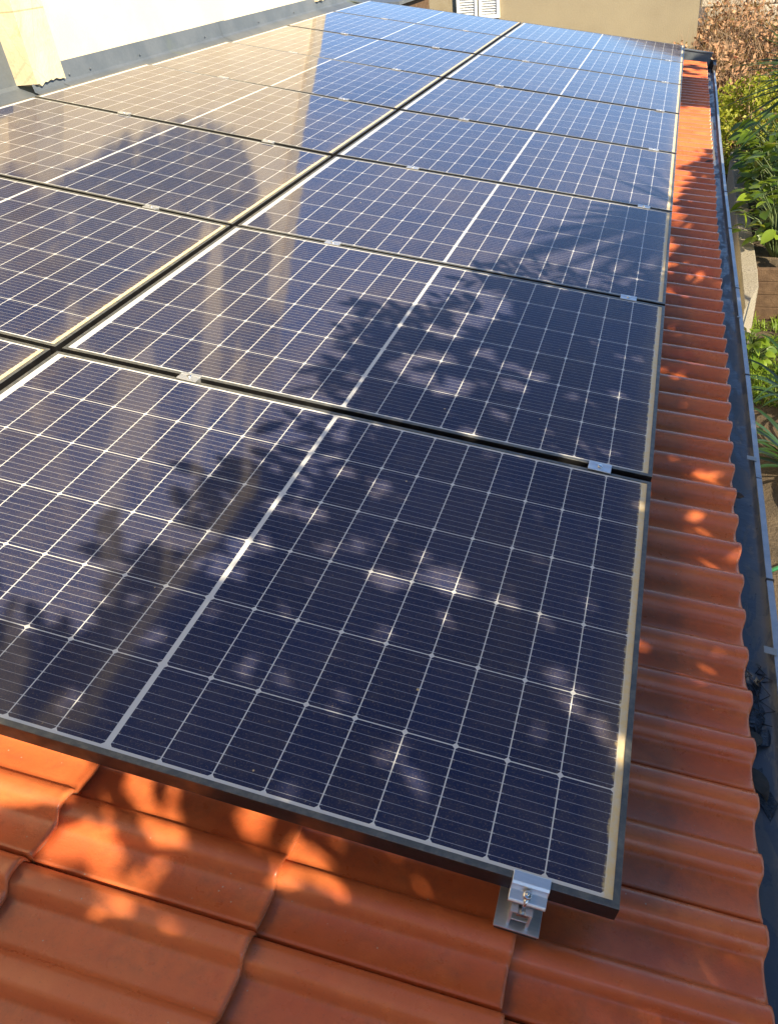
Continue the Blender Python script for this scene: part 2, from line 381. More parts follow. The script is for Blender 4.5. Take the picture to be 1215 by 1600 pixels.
# gutter
mb = MB()
LO, LI, LZ = 2.076, 2.058, -.160
gp = [(1.86, -.185), (1.875, -.218), (1.95, -.203), (2.046, -.186), (LI - .003, -.182), (LI, -.164)]
sheetp = gp
n = 60; rows = []
for k in range(n + 1):
    y = -1.6 + (9.32 + 1.6) * k / n
    bow = .006 * math.sin(y * .9)
    rows.append([rp(x + (bow if q > 2 else 0), y, z + .0035 * mnoise.noise(Vector((y * 5, q * 1.7, 9)))) for q, (x, z) in enumerate(gp)])
m = len(gp)
mb.add([p for r in rows for p in r], [(a*m+k, a*m+k+1, (a+1)*m+k+1, (a+1)*m+k) for a in range(n) for k in range(m-1)], True)
gutter = mb.build('gutter', M['gutter'], fix=False); child(gutter)
mb = MB()
lp = [(LI, -.170), (LI, LZ), (LO - .003, LZ + .001), (LO, LZ - .003), (LO + .001, -.265), (LO - .006, -.265), (LO - .006, -.170)]
for seg in range(7):
    y0 = -1.6 + seg * 1.56; y1 = min(y0 + 1.556, 9.32)
    nn = 10; rows = []
    for k in range(nn + 1):
        y = y0 + (y1 - y0) * k / nn; bow = .006 * math.sin(y * .9) + .0015 * mnoise.noise(Vector((y * 4, 0, 0)))
        rows.append([rp(x + bow, y, z + .002 * mnoise.noise(Vector((y * 2, 4, 4)))) for x, z in lp])
    m = len(lp)
    mb.add([p for r in rows for p in r], [(a*m+k, a*m+(k+1) % m, (a+1)*m+(k+1) % m, (a+1)*m+k) for a in range(nn) for k in range(m)])
lip = mb.build('gutter_edge', M['lip'], fix=True); lip.parent = gutter
mb = MB(); mb.box((1.98, 9.305, -.25), (2.088, 9.325, -.10), RM); mb.box((2.05, 9.05, -.25), (2.082, 9.305, -.11), RM)
o = mb.build('gutter_end_cap', M['dark'], bevel=.003); o.parent = gutter
for y in (.79, 1.62, 2.72, 5.0):
    bow = .006 * math.sin(y * .9)
    mb = MB(); T = RM @ Matrix.Translation((LI + bow, y, LZ)) @ Matrix.Rotation(random.uniform(-.1, .1), 4, 'Z')
    hw = .011 if y < 2 else .006; mb.box((-.024 if y < 2 else -.008, -hw, .0015), (.006, hw, .003), T); mb.box((-.002, -hw, -.012), (-.0005, hw, .003), T)
    o = mb.build('gutter_strap', M['tab'], bevel=.0008); o.parent = gutter
for y in (1.05, 2.2, 3.05, 3.9, 4.6):
    bow = .006 * math.sin(y * .9)
    mb = MB(); T = RM @ Matrix.Translation((LI + bow, y, LZ))
    mb.box((-.001, -.003, -.05), (.0185, .003, .0022), T); o = mb.build('joint_cover', M['dark']); o.parent = gutter
# peeling liner flakes in the gutter
mb = MB()
def flake(cx, cy, pts, lift):
    vs = [rp(cx + a, cy + b, -.190 + lift * (c if c else 0)) for a, b, c in pts]
    nv = len(vs); vs2 = [p + Vector((0, 0, -.003)) for p in vs]
    mb.add(vs + vs2, [tuple(range(nv)), tuple(range(2*nv-1, nv-1, -1))] + [(i, (i+1) % nv, nv+(i+1) % nv, nv+i) for i in range(nv)])
for cx, cy, sc in ((2.0, .67, .05), (2.02, .63, .035), (1.995, .60, .045), (2.025, .585, .03), (2.0, .735, .025), (2.03, .70, .022), (2.035, .55, .03), (2.01, .43, .05), (2.03, .40, .04)):
    k = random.randint(5, 7); pts = []
    for q in range(k):
        t = 2 * math.pi * q / k + random.uniform(-.3, .3); r = sc * random.uniform(.55, 1.1)
        pts.append((r * math.cos(t) * .6, r * math.sin(t), random.choice((0, .3, 1))))
    mb = MB(); flake(cx, cy, pts, .010)
    o = mb.build('peeling_liner', M['bitumen']); o.parent = gutter
mb = MB()
for k in range(30):
    x = random.uniform(1.985, 2.04); y = random.gauss(.66, .05); d = random.uniform(0, 6.28); l = random.uniform(.03, .09)
    p = [rp(x, y, -.190), rp(x + .4*l*math.cos(d), y + .4*l*math.sin(d), -.180 + random.uniform(0, .008)), rp(min(x + l*math.cos(d + .4), 2.03), y + l*math.sin(d + .4), -.189)]
    mb.tube(p, [.0012, .001, .0005], 5)
tag(mb.build('twigs', M['dark']), 'thin black twigs tangled among the cracked lining on the gutter floor', 'twigs')
def dead_leaf(x, y, L, W, rz, label, z=-.186):
    mb = MB(); n = 8; vs = []
    for k in range(n + 1):
        t = k / n; w = W * math.sin(math.pi * (t ** .8)) * .5 + .0005
        for s in (-1, 0, 1): vs.append(Vector((t * L, s * w, .25 * L * t * t * (1 if s else .6) + (.35 * w if s else 0))))
    fs = [(k*3+a, k*3+a+1, (k+1)*3+a+1, (k+1)*3+a) for k in range(n) for a in (0, 1)]
    T = RM @ Matrix.Translation((x, y, z)) @ Matrix.Rotation(rz, 4, 'Z')
    mb.add([T @ v for v in vs], fs, True)
    o = mb.build('dead_leaf', M['deadleaf']); so = o.modifiers.new('thick', 'SOLIDIFY'); so.thickness = .0015
    return tag(o, label, 'leaf', 'dead leaves on the roof edge')
dead_leaf(2.0, .47, .085, .04, R(-75), 'curled black dead leaf lying in the near end of the gutter')
dead_leaf(2.015, .56, .05, .028, R(-100), 'small dark pointed leaf beside the cracked gutter lining', -.182)
dead_leaf(1.986, 1.375, .03, .03, R(0), 'small dark leaf caught under the tile edge by the first gutter strap', -.15)
dead_leaf(1.925, 4.99, .05, .03, R(20), 'small dark leaf lying on the sunlit stretch of tiles', -.107)

# ------------------------------------------------------------------ solar panels
GP = 0.022
PITCH = PH + GP
mb = MB(); zt, zb, lip_ = 0.0, -.035, .011
prof = [(0, zb), (0, zt - .0008), (.0008, zt), (lip_, zt), (lip_, zt - .004), (.004, zt - .006), (.004, zb)]
cor = [(0, 0), (PW, 0), (PW, PH), (0, PH)]; dirs = [(1, 1), (-1, 1), (-1, -1), (1, -1)]
vs = []
for (cx, cy), (dx, dy) in zip(cor, dirs): vs += [(cx + dx * p, cy + dy * p, z) for p, z in prof]
n = len(prof)
mb.add(vs, [(c*n+k, ((c+1) % 4)*n+k, ((c+1) % 4)*n+(k+1) % n, c*n+(k+1) % n) for c in range(4) for k in range(n)])
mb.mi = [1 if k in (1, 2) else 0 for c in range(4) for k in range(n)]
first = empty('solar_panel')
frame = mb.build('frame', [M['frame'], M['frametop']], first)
mb = MB(); e = .0045
mb.add([(e, e, -.0014), (PW-e, e, -.0014), (PW-e, PH-e, -.0014), (e, PH-e, -.0014)], [(0, 1, 2, 3)], mi=0)
mb.add([(e, e, -.0062), (PW-e, e, -.0062), (PW-e, PH-e, -.0062), (e, PH-e, -.0062)], [(3, 2, 1, 0)], mi=1)
glass = mb.build('cell_glass', [M['panel'], M['back']], first, fix=False)
ORD = ['nearest', 'second', 'third', 'fourth', 'fifth', 'sixth', 'seventh', 'farthest']
RN = {0: 'nearest solar panel of the row beside the gutter, half under leaf shadows',
      1: 'second solar panel from the front beside the gutter, dappled shade on its lower half',
      2: 'third solar panel from the front beside the gutter, palm frond shadow on its corner',
      3: 'fourth solar panel from the front beside the gutter, reflecting plain blue sky',
      4: 'fifth solar panel from the front beside the gutter, beside the sunlit tiles',
      5: 'sixth solar panel from the front beside the gutter, next to shaded tiles',
      6: 'seventh solar panel from the front beside the gutter, one before the last',
      7: 'farthest solar panel beside the gutter, touching the grey end flashing'}
LN = {0: 'frontmost solar panel on the wall side, only one corner in view',
      1: 'second solar panel on the wall side, cut by the left edge',
      2: 'third solar panel on the wall side, a dark rounded shape reflected in it',
      3: 'fourth solar panel on the wall side, opposite the stone pilaster, beige wall reflection',
      4: 'fifth solar panel on the wall side, half beige and half blue',
      5: 'sixth solar panel on the wall side, blue with a beige upper end',
      6: 'seventh solar panel on the wall side, just before the end of the cream wall',
      7: 'farthest solar panel on the wall side, at the far top corner of the roof'}
made = False
def zM(y): return -.010 * max(0, 1 - abs(y - 2.9) / 4.2)
def zL(y): return .026 * max(0, min(1, (6.6 - y) / 3.0))
random.seed(21)
for c in (0, 1):
    for j in range(8):
        p = first if not made else copy_tree(first); made = True
        y = j * PITCH; ym = y + PH / 2
        if c == 0: xl, za, zb_ = 0.0, zM(ym), 0.0
        else: xl, za, zb_ = -GP - PW, zL(ym), zM(ym)
        roll = math.atan2(za - zb_, PW)                     # about y: +x goes down
        T = RM @ Matrix.Translation((xl, y, za)) @ Matrix.Rotation(roll, 4, 'Y') @ Matrix.Rotation(R(random.uniform(-.12, .12)), 4, 'X')
        p.matrix_world = T
        tag(p, (RN if c == 0 else LN)[j], 'solar panel', 'solar panels on the tiled roof')

# mid clamps in the gaps between panels
clamp = empty('mid_clamp')
mb = MB(); prof = [(-.019, .0035), (-.019, .0005), (-.0095, .0005), (-.0095, -.03), (.0095, -.03), (.0095, .0005), (.019, .0005), (.019, .0035), (.008, .0035), (.007, .0022), (-.007, .0022), (-.008, .0035)]
vs = [(-.030, a, b) for a, b in prof] + [(.030, a, b) for a, b in prof]; n = len(prof)
mb.add(vs, [(i, (i+1) % n, n+(i+1) % n, n+i) for i in range(n)] + [tuple(range(n)), tuple(range(2*n-1, n-1, -1))])
mb.build('clamp_body', M['alu'], clamp, bevel=.0006)
mb = MB(); mb.tube([(0, 0, .0015), (0, 0, .0062), (0, 0, .0066)], [.0062, .0062, .0055], 12); mb.build('bolt', M['steel'], clamp)
first_c = True
spots = []
for j in range(1, 8):
    for x in (.412, 1.585): spots.append((x, j, 0))
for j in range(2, 8):
    for x in (-1.20, -.375):
        if j == 2 and x < -1: continue
        spots.append((x, j, 1))
for x, j, c in spots:
    o = clamp if first_c else copy_tree(clamp); first_c = False
    y = j * PITCH - GP / 2
    z = zM(y) * (1 - x / PW) if c == 0 else zM(y) + (zL(y) - zM(y)) * (-x / PW)
    o.matrix_world = RM @ Matrix.Translation((x, y, z + .0005)) @ Matrix.Rotation(R(random.uniform(-1.5, 1.5)), 4, 'Z')
    side = ('gutter-side' if c == 0 else 'wall-side'); half = {.412: 'upper', 1.585: 'lower', -1.20: 'upper', -.375: 'lower'}[x]
    tag(o, 'small silver clamp between the %s and %s %s panels, on their %s half' % (ORD[j-1], ORD[j], side, half), 'clamp', 'silver clamps between the panels')

# end clamp with short rail at the front edge
CX = 1.588
ec = empty('end_clamp'); ec.matrix_world = RM @ Matrix.Translation((CX, 0, 0))
mb = MB()
pr = [(.012, .0008), (.012, .0038), (-.004, .0038), (-.0075, -.0005), (-.0085, -.014), (-.022, -.018), (-.024, -.0215), (-.024, -.026), (-.018, -.028), (-.018, -.034), (-.0065, -.034), (-.0012, -.012), (-.0012, .0008)]
n = len(pr); vs = [(-.029, a, b) for a, b in pr] + [(.029, a, b) for a, b in pr]
mb.add(vs, [(i, (i+1) % n, n+(i+1) % n, n+i) for i in range(n)] + [tuple(range(n)), tuple(range(2*n-1, n-1, -1))])
mb.build('clamp_body', M['alu'], ec, bevel=.0008)
mb = MB()
mb.tube([(-.002, -.0150, -.0165), (-.002, -.0155, -.0060), (-.002, -.0156, -.0050)], [.0068, .0068, .006], 14)
mb.tube([(-.002, -.0156, -.0052), (-.002, -.0157, -.0044)], [.0030, .0030], 6)
mb.build('bolt', M['steel'], ec)
mb = MB(); mb.tube([(-.002, -.021, -.045), (-.002, -.021, -.012)], .0035, 10); mb.box((-.010, -.030, -.050), (.006, -.012, -.043)); mb.build('channel_nut', M['steel'], ec)
mr_ = empty('mounting_rail', (0,0,0), 'short aluminium rail with a flat foot on the tile under the end clamp', 'rail'); mr_.matrix_world = RM @ Matrix.Translation((CX - .004, 0, 0))
mb = MB()
mb.box((-.036, -.036, -.0905), (.036, .30, -.0865))
mb.box((-.017, -.030, -.0865), (-.0125, .30, -.044)); mb.box((.0125, -.030, -.0865), (.017, .30, -.044))
mb.box((-.0125, -.030, -.0665), (.0125, .30, -.0635))
mb.box((-.017, -.030, -.044), (-.0055, .30, -.040)); mb.box((.0055, -.030, -.044), (.017, .30, -.040))
mb.build('rail_profile', M['alu'], mr_, bevel=.0006)
mb = MB(); mb.box((-.034, -.034, -.1), (.034, .30, -.0906)); mb.build('rubber_pad', M['dark'], mr_)
tag(ec, 'silver end clamp with a hex bolt holding the front edge of the nearest panel', 'clamp')

# ------------------------------------------------------------------ foliage helpers
def set_shade(o, vals):
    a = o.data.attributes.new('shade', 'FLOAT', 'POINT'); a.data.foreach_set('value', vals); return o
class Foliage:
    def __init__(s): s.mb = MB(); s.sh = []
    def leaf(s, p, d, up, L, W, fold=.25, droop=.2, shade=None, n=3):
        d = d.normalized(); side = d.cross(up)
        if side.length < 1e-3: side = d.orthogonal()
        side.normalize(); nrm = side.cross(d).normalized()
        sh = random.random() if shade is None else shade
        vs = []
        for k in range(n + 1):
            t = k / n; w = W * .5 * (math.sin(math.pi * min(1, .08 + t * .92)) ** .8) if k < n else .002 * W
            c = p + d * (L * t) - nrm * (droop * L * t * t)
            vs += [c - side * w + nrm * (fold * w), c, c + side * w + nrm * (fold * w)]
        s.mb.add(vs, [(k*3+a, k*3+a+1, (k+1)*3+a+1, (k+1)*3+a) for k in range(n) for a in (0, 1)], True)
        s.sh += [sh] * len(vs)
    def quick(s, p, nrm, L, W, shade=None):      # 4-corner leaf
        nrm = nrm.normalized(); a = nrm.orthogonal().normalized()
        a.rotate(Matrix.Rotation(random.uniform(0, 6.28), 3, nrm)); b = nrm.cross(a)
        vs = [p - a * L * .5, p - b * W * .5 + a * L * .05 + nrm * W * .1, p + a * L * .5, p + b * W * .5 + a * L * .05 + nrm * W * .1]
        s.mb.add(vs, [(0, 1, 2), (0, 2, 3)], False); s.sh += [random.random() if shade is None else shade] * 4
    def blade(s, p, d, L, W, droop, n=6, shade=None, base=.6):
        d = d.normalized(); side = d.cross(Vector((0, 0, 1)))
        if side.length < 1e-3: side = Vector((1, 0, 0))
        side.normalize(); sh = random.random() if shade is None else shade; vs = []; c = p.copy(); dd = d.copy()
        for k in range(n + 1):
            t = k / n; w = W * .5 * (base + (1 - base) * min(1, t * 4)) * (1 - t ** 2.2) + .0008
            nn = side.cross(dd).normalized()
            vs += [c - side * w + nn * w * .35, c, c + side * w + nn * w * .35]
            dd = (dd - Vector((0, 0, droop / n * (0.5 + t * 1.5)))).normalized(); c = c + dd * (L / n)
        s.mb.add(vs, [(k*3+a, k*3+a+1, (k+1)*3+a+1, (k+1)*3+a) for k in range(n) for a in (0, 1)], True); s.sh += [sh] * len(vs)
    def build(s, name, mat, parent=None): return set_shade(s.mb.build(name, mat, parent, fix=False), s.sh)
def rv():
    while True:
        v = Vector((random.uniform(-1, 1), random.uniform(-1, 1), random.uniform(-1, 1)))
        if .05 < v.length < 1: return v.normalized()

# ------------------------------------------------------------------ trees beside the house whose leaves shade the roof (beyond the right edge of the photograph)
def inpoly(x, y, P):
    r = False; n = len(P)
    for i in range(n):
        x1, y1 = P[i]; x2, y2 = P[(i+1) % n]
        if (y1 > y) != (y2 > y) and x < (x2 - x1) * (y - y1) / (y2 - y1) + x1: r = not r
    return r
def at_shadow(a, b, t): return RM @ (Vector((a, b, 0)) + SR * t)
def trunk(name, base, top, limbs, parent, r=.11):
    mb = MB(); base = Vector(base); top = Vector(top); pts = []
    for k in range(7):
        t = k / 6; p = base.lerp(top, t); p += Vector((math.sin(t * 5) * .06, math.cos(t * 4) * .06, 0)); pts.append(p)
    mb.tube(pts, [r * (1.15 - .75 * k / 6) for k in range(7)], 10)
    for q in limbs:
        q = Vector(q); s0 = pts[random.choice((3, 4, 5))]; md = s0.lerp(q, .5) + Vector((0, 0, .15))
        mb.tube([s0, md, q], [r * .4, r * .25, r * .06], 6)
    return mb.build(name, M['bark'], parent)
SH_A = [(1.80, 2.52), (1.523, 2.46), (1.203, 2.377), (0.95, 2.246), (0.885, 1.931), (0.788, 1.718), (0.789, 1.43), (0.891, 1.309), (0.961, 1.243), (0.889, 1.121), (0.831, 1.079), (0.791, 0.916), (0.774, 0.764), (0.686, 0.676), (0.737, 0.549), (0.675, 0.395), (0.654, 0.272), (0.679, 0.194), (0.672, 0.127), (0.701, 0.034), (.74, -.045), (.90, -.055), (.925, -.11), (.90, -.15), (.78, -.142), (.55, -.16), (.55, -1.3), (2.4, -1.3), (2.4, 4.95), (2.05, 5.28), (1.972, 4.915), (1.90, 4.697), (1.973, 4.561), (1.918, 4.183), (1.869, 3.929), (1.939, 3.774), (1.989, 3.535), (1.933, 3.309), (1.87, 3.094), (1.85, 2.76)]
HOLES = [(.80, -.10, .075), (.87, -.09, .05), (.74, -.12, .06), (1.025, -0.062, 0.022), (1.102, -0.069, 0.013), (1.103, -0.13, 0.02), (1.249, -0.072, 0.024), (0.969, -0.201, 0.036), (0.844, -0.108, 0.045), (1.054, -0.199, 0.018), (1.001, -0.18, 0.023), (1.1, -0.238, 0.016), (1.312, -0.116, 0.025), (1.376, -0.11, 0.019), (1.456, -0.268, 0.018), (1.961, -0.145, 0.015), (1.901, 1.429, 0.021), (2.03, 1.323, 0.026), (1.992, 1.12, 0.02), (1.935, 1.104, 0.022), (1.859, 1.165, 0.022), (1.884, 0.958, 0.015), (1.962, 2.033, 0.03), (2.082, 2.222, 0.013), (2.035, 1.143, 0.013), (1.899, 2.342, 0.027), (1.988, 2.908, 0.051), (1.906, 2.678, 0.042), (1.979, 3.066, 0.033), (1.177, 0.56, 0.034), (1.238, 0.572, 0.022), (1.309, 0.598, 0.044), (1.44, 0.574, 0.026), (1.076, 0.267, 0.022), (1.01, 0.228, 0.02), (1.0, 0.397, 0.03), (1.224, 0.412, 0.022), (1.199, 0.224, 0.016), (1.322, 0.14, 0.017), (1.395, 0.204, 0.016), (1.401, 0.096, 0.013), (1.625, 0.621, 0.022), (1.537, 0.57, 0.016), (1.148, 2.002, 0.066), (1.086, 1.861, 0.05), (1.028, 1.729, 0.052), (1.174, 1.652, 0.038), (1.289, 1.484, 0.036), (1.356, 1.555, 0.041), (1.144, 1.42, 0.047), (1.052, 1.55, 0.051), (0.978, 1.516, 0.044), (1.267, 1.602, 0.029), (1.594, 1.536, 0.033), (1.656, 1.824, 0.027), (1.118, 1.368, 0.038), (1.028, 1.41, 0.039), (0.884, 0.559, 0.034), (0.865, 0.445, 0.029), (0.89, 0.339, 0.025), (0.831, 0.248, 0.023), (0.946, 0.701, 0.035), (0.978, 0.874, 0.032), (1.082, 0.859, 0.025), (1.093, 0.638, 0.028), (1.167, 0.689, 0.02), (1.233, 0.667, 0.023), (1.522, 1.152, 0.021), (1.287, 1.29, 0.026), (1.24, 1.166, 0.028)]
random.seed(5)
A = empty('shade_tree', (4.9, -2.2, -2.9), 'leafy garden tree whose shadow dapples the nearest solar panels', 'tree')
F = Foliage(); cl = []
def hole(a, b, gr=.022):
    gr += .022 * mnoise.noise(Vector((a * 26, b * 26, 4))) - .004
    gr *= (.75 if b < 0 else .25) if (a > 1.8 or b < 0) else .5
    for hx, hy, hr in HOLES:
        if (a - hx) ** 2 + (b - hy) ** 2 < (hr + gr) ** 2: return True
    return False
k = 0
RUP = (RM.to_3x3() @ Vector((0, 0, 1)))
while k < 1050:                       # leafy sprays: a twig with alternate leaves
    a = random.uniform(.6, 2.45); b = random.uniform(-1.2, 5.2)
    if not inpoly(a - (.06 if a < 1.2 else 0), b, SH_A): continue
    t = 2.5 + .45 * mnoise.noise(Vector((a * 1.5, b * 1.5, 0))) + random.gauss(0, .2)
    th = math.atan2(-.35, -.8) + random.gauss(0, .75); tw = random.uniform(.028, .040)
    for q in range(random.randint(5, 9)):
        aa = a + math.cos(th) * tw * q; bb = b + math.sin(th) * tw * q; ph = th + (.75 if q % 2 else -.75) + random.gauss(0, .2)
        L = random.uniform(.075, .125); ca = aa + math.cos(ph) * L * .55; cb = bb + math.sin(ph) * L * .55
        if hole(ca, cb, .026) or hole(aa, bb, .012): continue
        if (b < 0 or b > 2.6) and not inpoly(ca, cb, SH_A): continue
        P = at_shadow(aa, bb, t); d = RM.to_3x3() @ Vector((math.cos(ph), math.sin(ph), 0))
        F.leaf(P, d, (RUP + rv() * .35), L, L * random.uniform(.34, .44), .1, .08, None, 3)
    k += 1
    if k % 70 == 0: cl.append(P)
k = 0
while k < 6500:                       # inner foliage
    a = random.uniform(.7, 2.5); b = random.uniform(-1.3, 5.3)
    if not inpoly(a - (.16 if a < 1.7 else 0), b + (.12 if b > 2 and a < 1.7 else 0), SH_A) or not inpoly(a, b, SH_A) or hole(a, b, .030): continue
    t = 2.9 + .6 * mnoise.noise(Vector((a * 1.5, b * 1.5, 0))) + random.gauss(0, .25)
    F.quick(at_shadow(a, b, t), (SUN + rv() * .9), random.uniform(.075, .11), random.uniform(.04, .058)); k += 1
crown = F.build('crown', M['leaf_tree'], A); crown.matrix_parent_inverse = Matrix.Translation((-4.9, 2.2, 2.9))
o = trunk('trunk', (4.9, -2.2, -2.9), (5.0, -1.8, 2.0), cl, A, .12); o.matrix_parent_inverse = Matrix.Translation((-4.9, 2.2, 2.9))
# second tree: shades the far stretch of tiles
B = empty('shade_tree', (5.6, 4.0, -2.9), 'leafy garden tree that shades the far end of the tile strip', 'tree')
F = Foliage(); cl = []
SH_C = [(2.35, 9.0), (1.80, 8.3), (1.75, 7.0), (1.80, 6.62), (2.35, 6.76)]
k = 0
while k < 1500:
    a = random.uniform(1.7, 2.4); b = random.uniform(6.5, 9.9)
    ins = inpoly(a, b, SH_C)
    nz = mnoise.noise(Vector((a * 6, b * 4, 7)))
    if ins and nz < -.42: continue
    if not ins and (b < 7.8 or nz < .12): continue
    if ins and b > 8.0 and nz < 0: continue
    P = at_shadow(a, b, 4.8 + random.gauss(0, .4)); F.quick(P, (SUN + rv() * .8), random.uniform(.08, .15), random.uniform(.05, .075)); k += 1
    if k % 150 == 0: cl.append(P)
crown = F.build('crown', M['leaf_tree'], B); crown.matrix_parent_inverse = Matrix.Translation((-5.6, -4.0, 2.9))
o = trunk('trunk', (5.6, 4.0, -2.9), (5.6, 4.6, 1.6), cl, B, .10); o.matrix_parent_inverse = Matrix.Translation((-5.6, -4.0, 2.9))
# third tree: taller, its crown shades the upper part of the cream wall
D = empty('tall_tree', (6.6, -5.5, -2.9), 'tall dense tree shading the upper part of the cream wall', 'tree')
F = Foliage(); cl = []
k = 0
def wall_low(y):        # lower outline of the shadow on the wall
    if y < 5.4: return 1.02 + .03 * (5.4 - y)
    return 1.03 + .42 * max(0, (y - 5.6)) ** 1.6 * .75
while k < 11000:
    y = random.uniform(2.2, 9.0); z = random.uniform(.8, 6.6)
    if z < wall_low(y) + random.gauss(0, .03) or y > 7.5 + .25 * math.sin(z * 3) + max(0, z - 2.6) * .8: continue
    if z > 2.0 and mnoise.noise(Vector((y * 2.1, z * .4, 11))) < -.10: continue
    P = Vector((WX, y, z)) + SUN * (10.0 + random.gauss(0, .6))
    F.quick(P, (SUN + rv() * .9), random.uniform(.12, .2), random.uniform(.08, .12)); k += 1
    if k % 300 == 0: cl.append(P)
crown = F.build('crown', M['leaf_tree'], D); crown.matrix_parent_inverse = Matrix.Translation((-6.6, 5.5, 2.9))
cl = [WP + SUN * 11.0 for WP in (Vector((WX, yy, zz)) for yy, zz in ((1.5, 3.6), (2.6, 4.4), (3.4, 3.3), (4.6, 3.9), (5.6, 3.2), (6.4, 4.2), (4.9, 2.4), (5.8, 2.2)))]
mbt = MB(); tp = Vector((6.45, -5.4, 9.4)); mbt.tube([(6.6, -5.5, -2.9), (6.5, -5.45, 3.0), (6.55, -5.5, 6.5), tp], [.22, .18, .14, .10], 12)
for q in cl: mbt.tube([tp - Vector((0, 0, .5)), tp.lerp(q, .5) + SUN * .1 + Vector((0, 0, .15)), q], [.05, .03, .01], 6)
o = mbt.build('trunk', M['bark'], D); o.matrix_parent_inverse = Matrix.Translation((-6.6, 5.5, 2.9))
# palm beside the house: its fronds rake the third panel
random.seed(9)
fc = Vector((1.80, 3.45)); ctr = at_shadow(1.80, 3.45, 4.3)
Pm = empty('palm_tree', (ctr.x + .1, ctr.y, -2.9), 'fan palm beside the roof casting frond shadows on the third panel', 'palm')
F = Foliage()
for tip in ((1.084, 2.61), (1.038, 2.433), (0.973, 2.258), (1.127, 2.842), (1.05, 2.72), (1.176, 3.05), (1.236, 3.338), (1.348, 3.5), (1.264, 2.36), (1.388, 2.334), (1.51, 2.331), (1.629, 2.359), (1.12, 2.50), (1.18, 3.2)):
    e = at_shadow(tip[0], tip[1], 4.0 + random.uniform(-.1, .1)); st = ctr + (e - ctr) * .12
    F.leaf(st, (e - st), SUN + rv() * .3, (e - st).length, random.uniform(.035, .055), .1, .05, None, 5)
for q in range(40):
    d = rv(); d.x = abs(d.x) * .8 + .1; d.z = d.z * .6 + .3; F.blade(ctr + Vector((.15, 0, 0)), d, random.uniform(.8, 1.2), .045, .5)
inv = Matrix.Translation((-ctr.x - .1, -ctr.y, 2.9))
o = F.build('fronds', M['leaf_yucca'], Pm); o.matrix_parent_inverse = inv
mb = MB(); mb.tube([(ctr.x + .1, ctr.y, -2.9), (ctr.x + .15, ctr.y + .05, 0), (ctr.x + .05, ctr.y, ctr.z)], [.13, .11, .09], 10); o = mb.build('trunk', M['bark'], Pm); o.matrix_parent_inverse = inv

# ------------------------------------------------------------------ garden beyond the gutter
random.seed(12)
# concrete wall
mb = MB()
for q, (y0, y1) in enumerate(((7.35, 9.35), (9.357, 11.2), (11.207, 13.15))):
    xa = 2.475 + (y0 - 7.35) * .012
    n = 10; vs = []
    for k in range(n + 1):
        y = y0 + (y1 - y0) * k / n - (.35 if q == 0 and k == 0 else 0) + (.5 if q == 0 and k in (1, 2) else 0) * (1 if k == 1 else .65); j1 = .008 * mnoise.noise(Vector((y * 5, 1, q))); j2 = .012 * mnoise.noise(Vector((y * 5, 8, q)))
        x0 = 2.475 + (y - 7.35) * .0118 + j1; x1 = x0 + .155 + j2
        yr = y + (.55 if q == 0 and k == 0 else 0); vs += [(x0, y, -2.9), (x0, y, -2.24), (x0 + .008, y, -2.232), (x1 - .008, yr, -2.232 + j1), (x1, yr, -2.24), (x1, yr, -2.9)]
    mb.add(vs, [(k*6+a, k*6+a+1, (k+1)*6+a+1, (k+1)*6+a) for k in range(n) for a in range(5)] + [(0, 1, 2, 3, 4, 5), tuple(n*6 + a for a in (5, 4, 3, 2, 1, 0))])
tag(mb.build('garden_wall', M['concrete']), 'low pebbly concrete wall running below the gutter, its top speckled grey', 'wall')
# raised bed behind a timber edging
mb = MB()
for k in range(4):
    z0 = -2.9 + k * .145; mb.box((2.66, 8.30 + .004 * (k % 2), z0), (5.5, 8.36, z0 + .1435))
tag(mb.build('timber_edging', M['timber'], bevel=.008), 'brown timber boards edging the planted bed beside the concrete wall', 'edging')
mb = MB(); n = 24
vs = []
for a in range(n + 1):
    for b in range(n + 1):
        x = 2.62 + 3.4 * a / n; y = 8.36 + 6 * b / n; vs.append((x, y, -2.42 + .06 * mnoise.noise(Vector((x * 2, y * 2, 0)))))
mb.add(vs, [(a*(n+1)+b, a*(n+1)+b+1, (a+1)*(n+1)+b+1, (a+1)*(n+1)+b) for a in range(n) for b in range(n)])
tag(mb.build('planting_bed', M['soil'], fix=False), kind='structure')
# grass on the ground in front of the edging
F = Foliage()
for k in range(5200):
    x = random.uniform(2.3, 3.9); y = random.uniform(6.3, 8.28)
    if mnoise.noise(Vector((x * 3, y * 3, 2))) < -.25: continue
    F.blade(Vector((x, y, -2.9)), Vector((random.gauss(0, .5), random.gauss(0, .5), 1)), random.uniform(.06, .15), random.uniform(.008, .014), .9, 3)
tag(F.build('grass', M['grass']), 'bright green grass in the garden below the gutter', 'grass', kind='stuff')
def plant(name, loc, label, cat, group=None):
    return empty(name, loc, label, cat, group)
def rel(o, loc): o.matrix_parent_inverse = Matrix.Translation(-Vector(loc)); return o
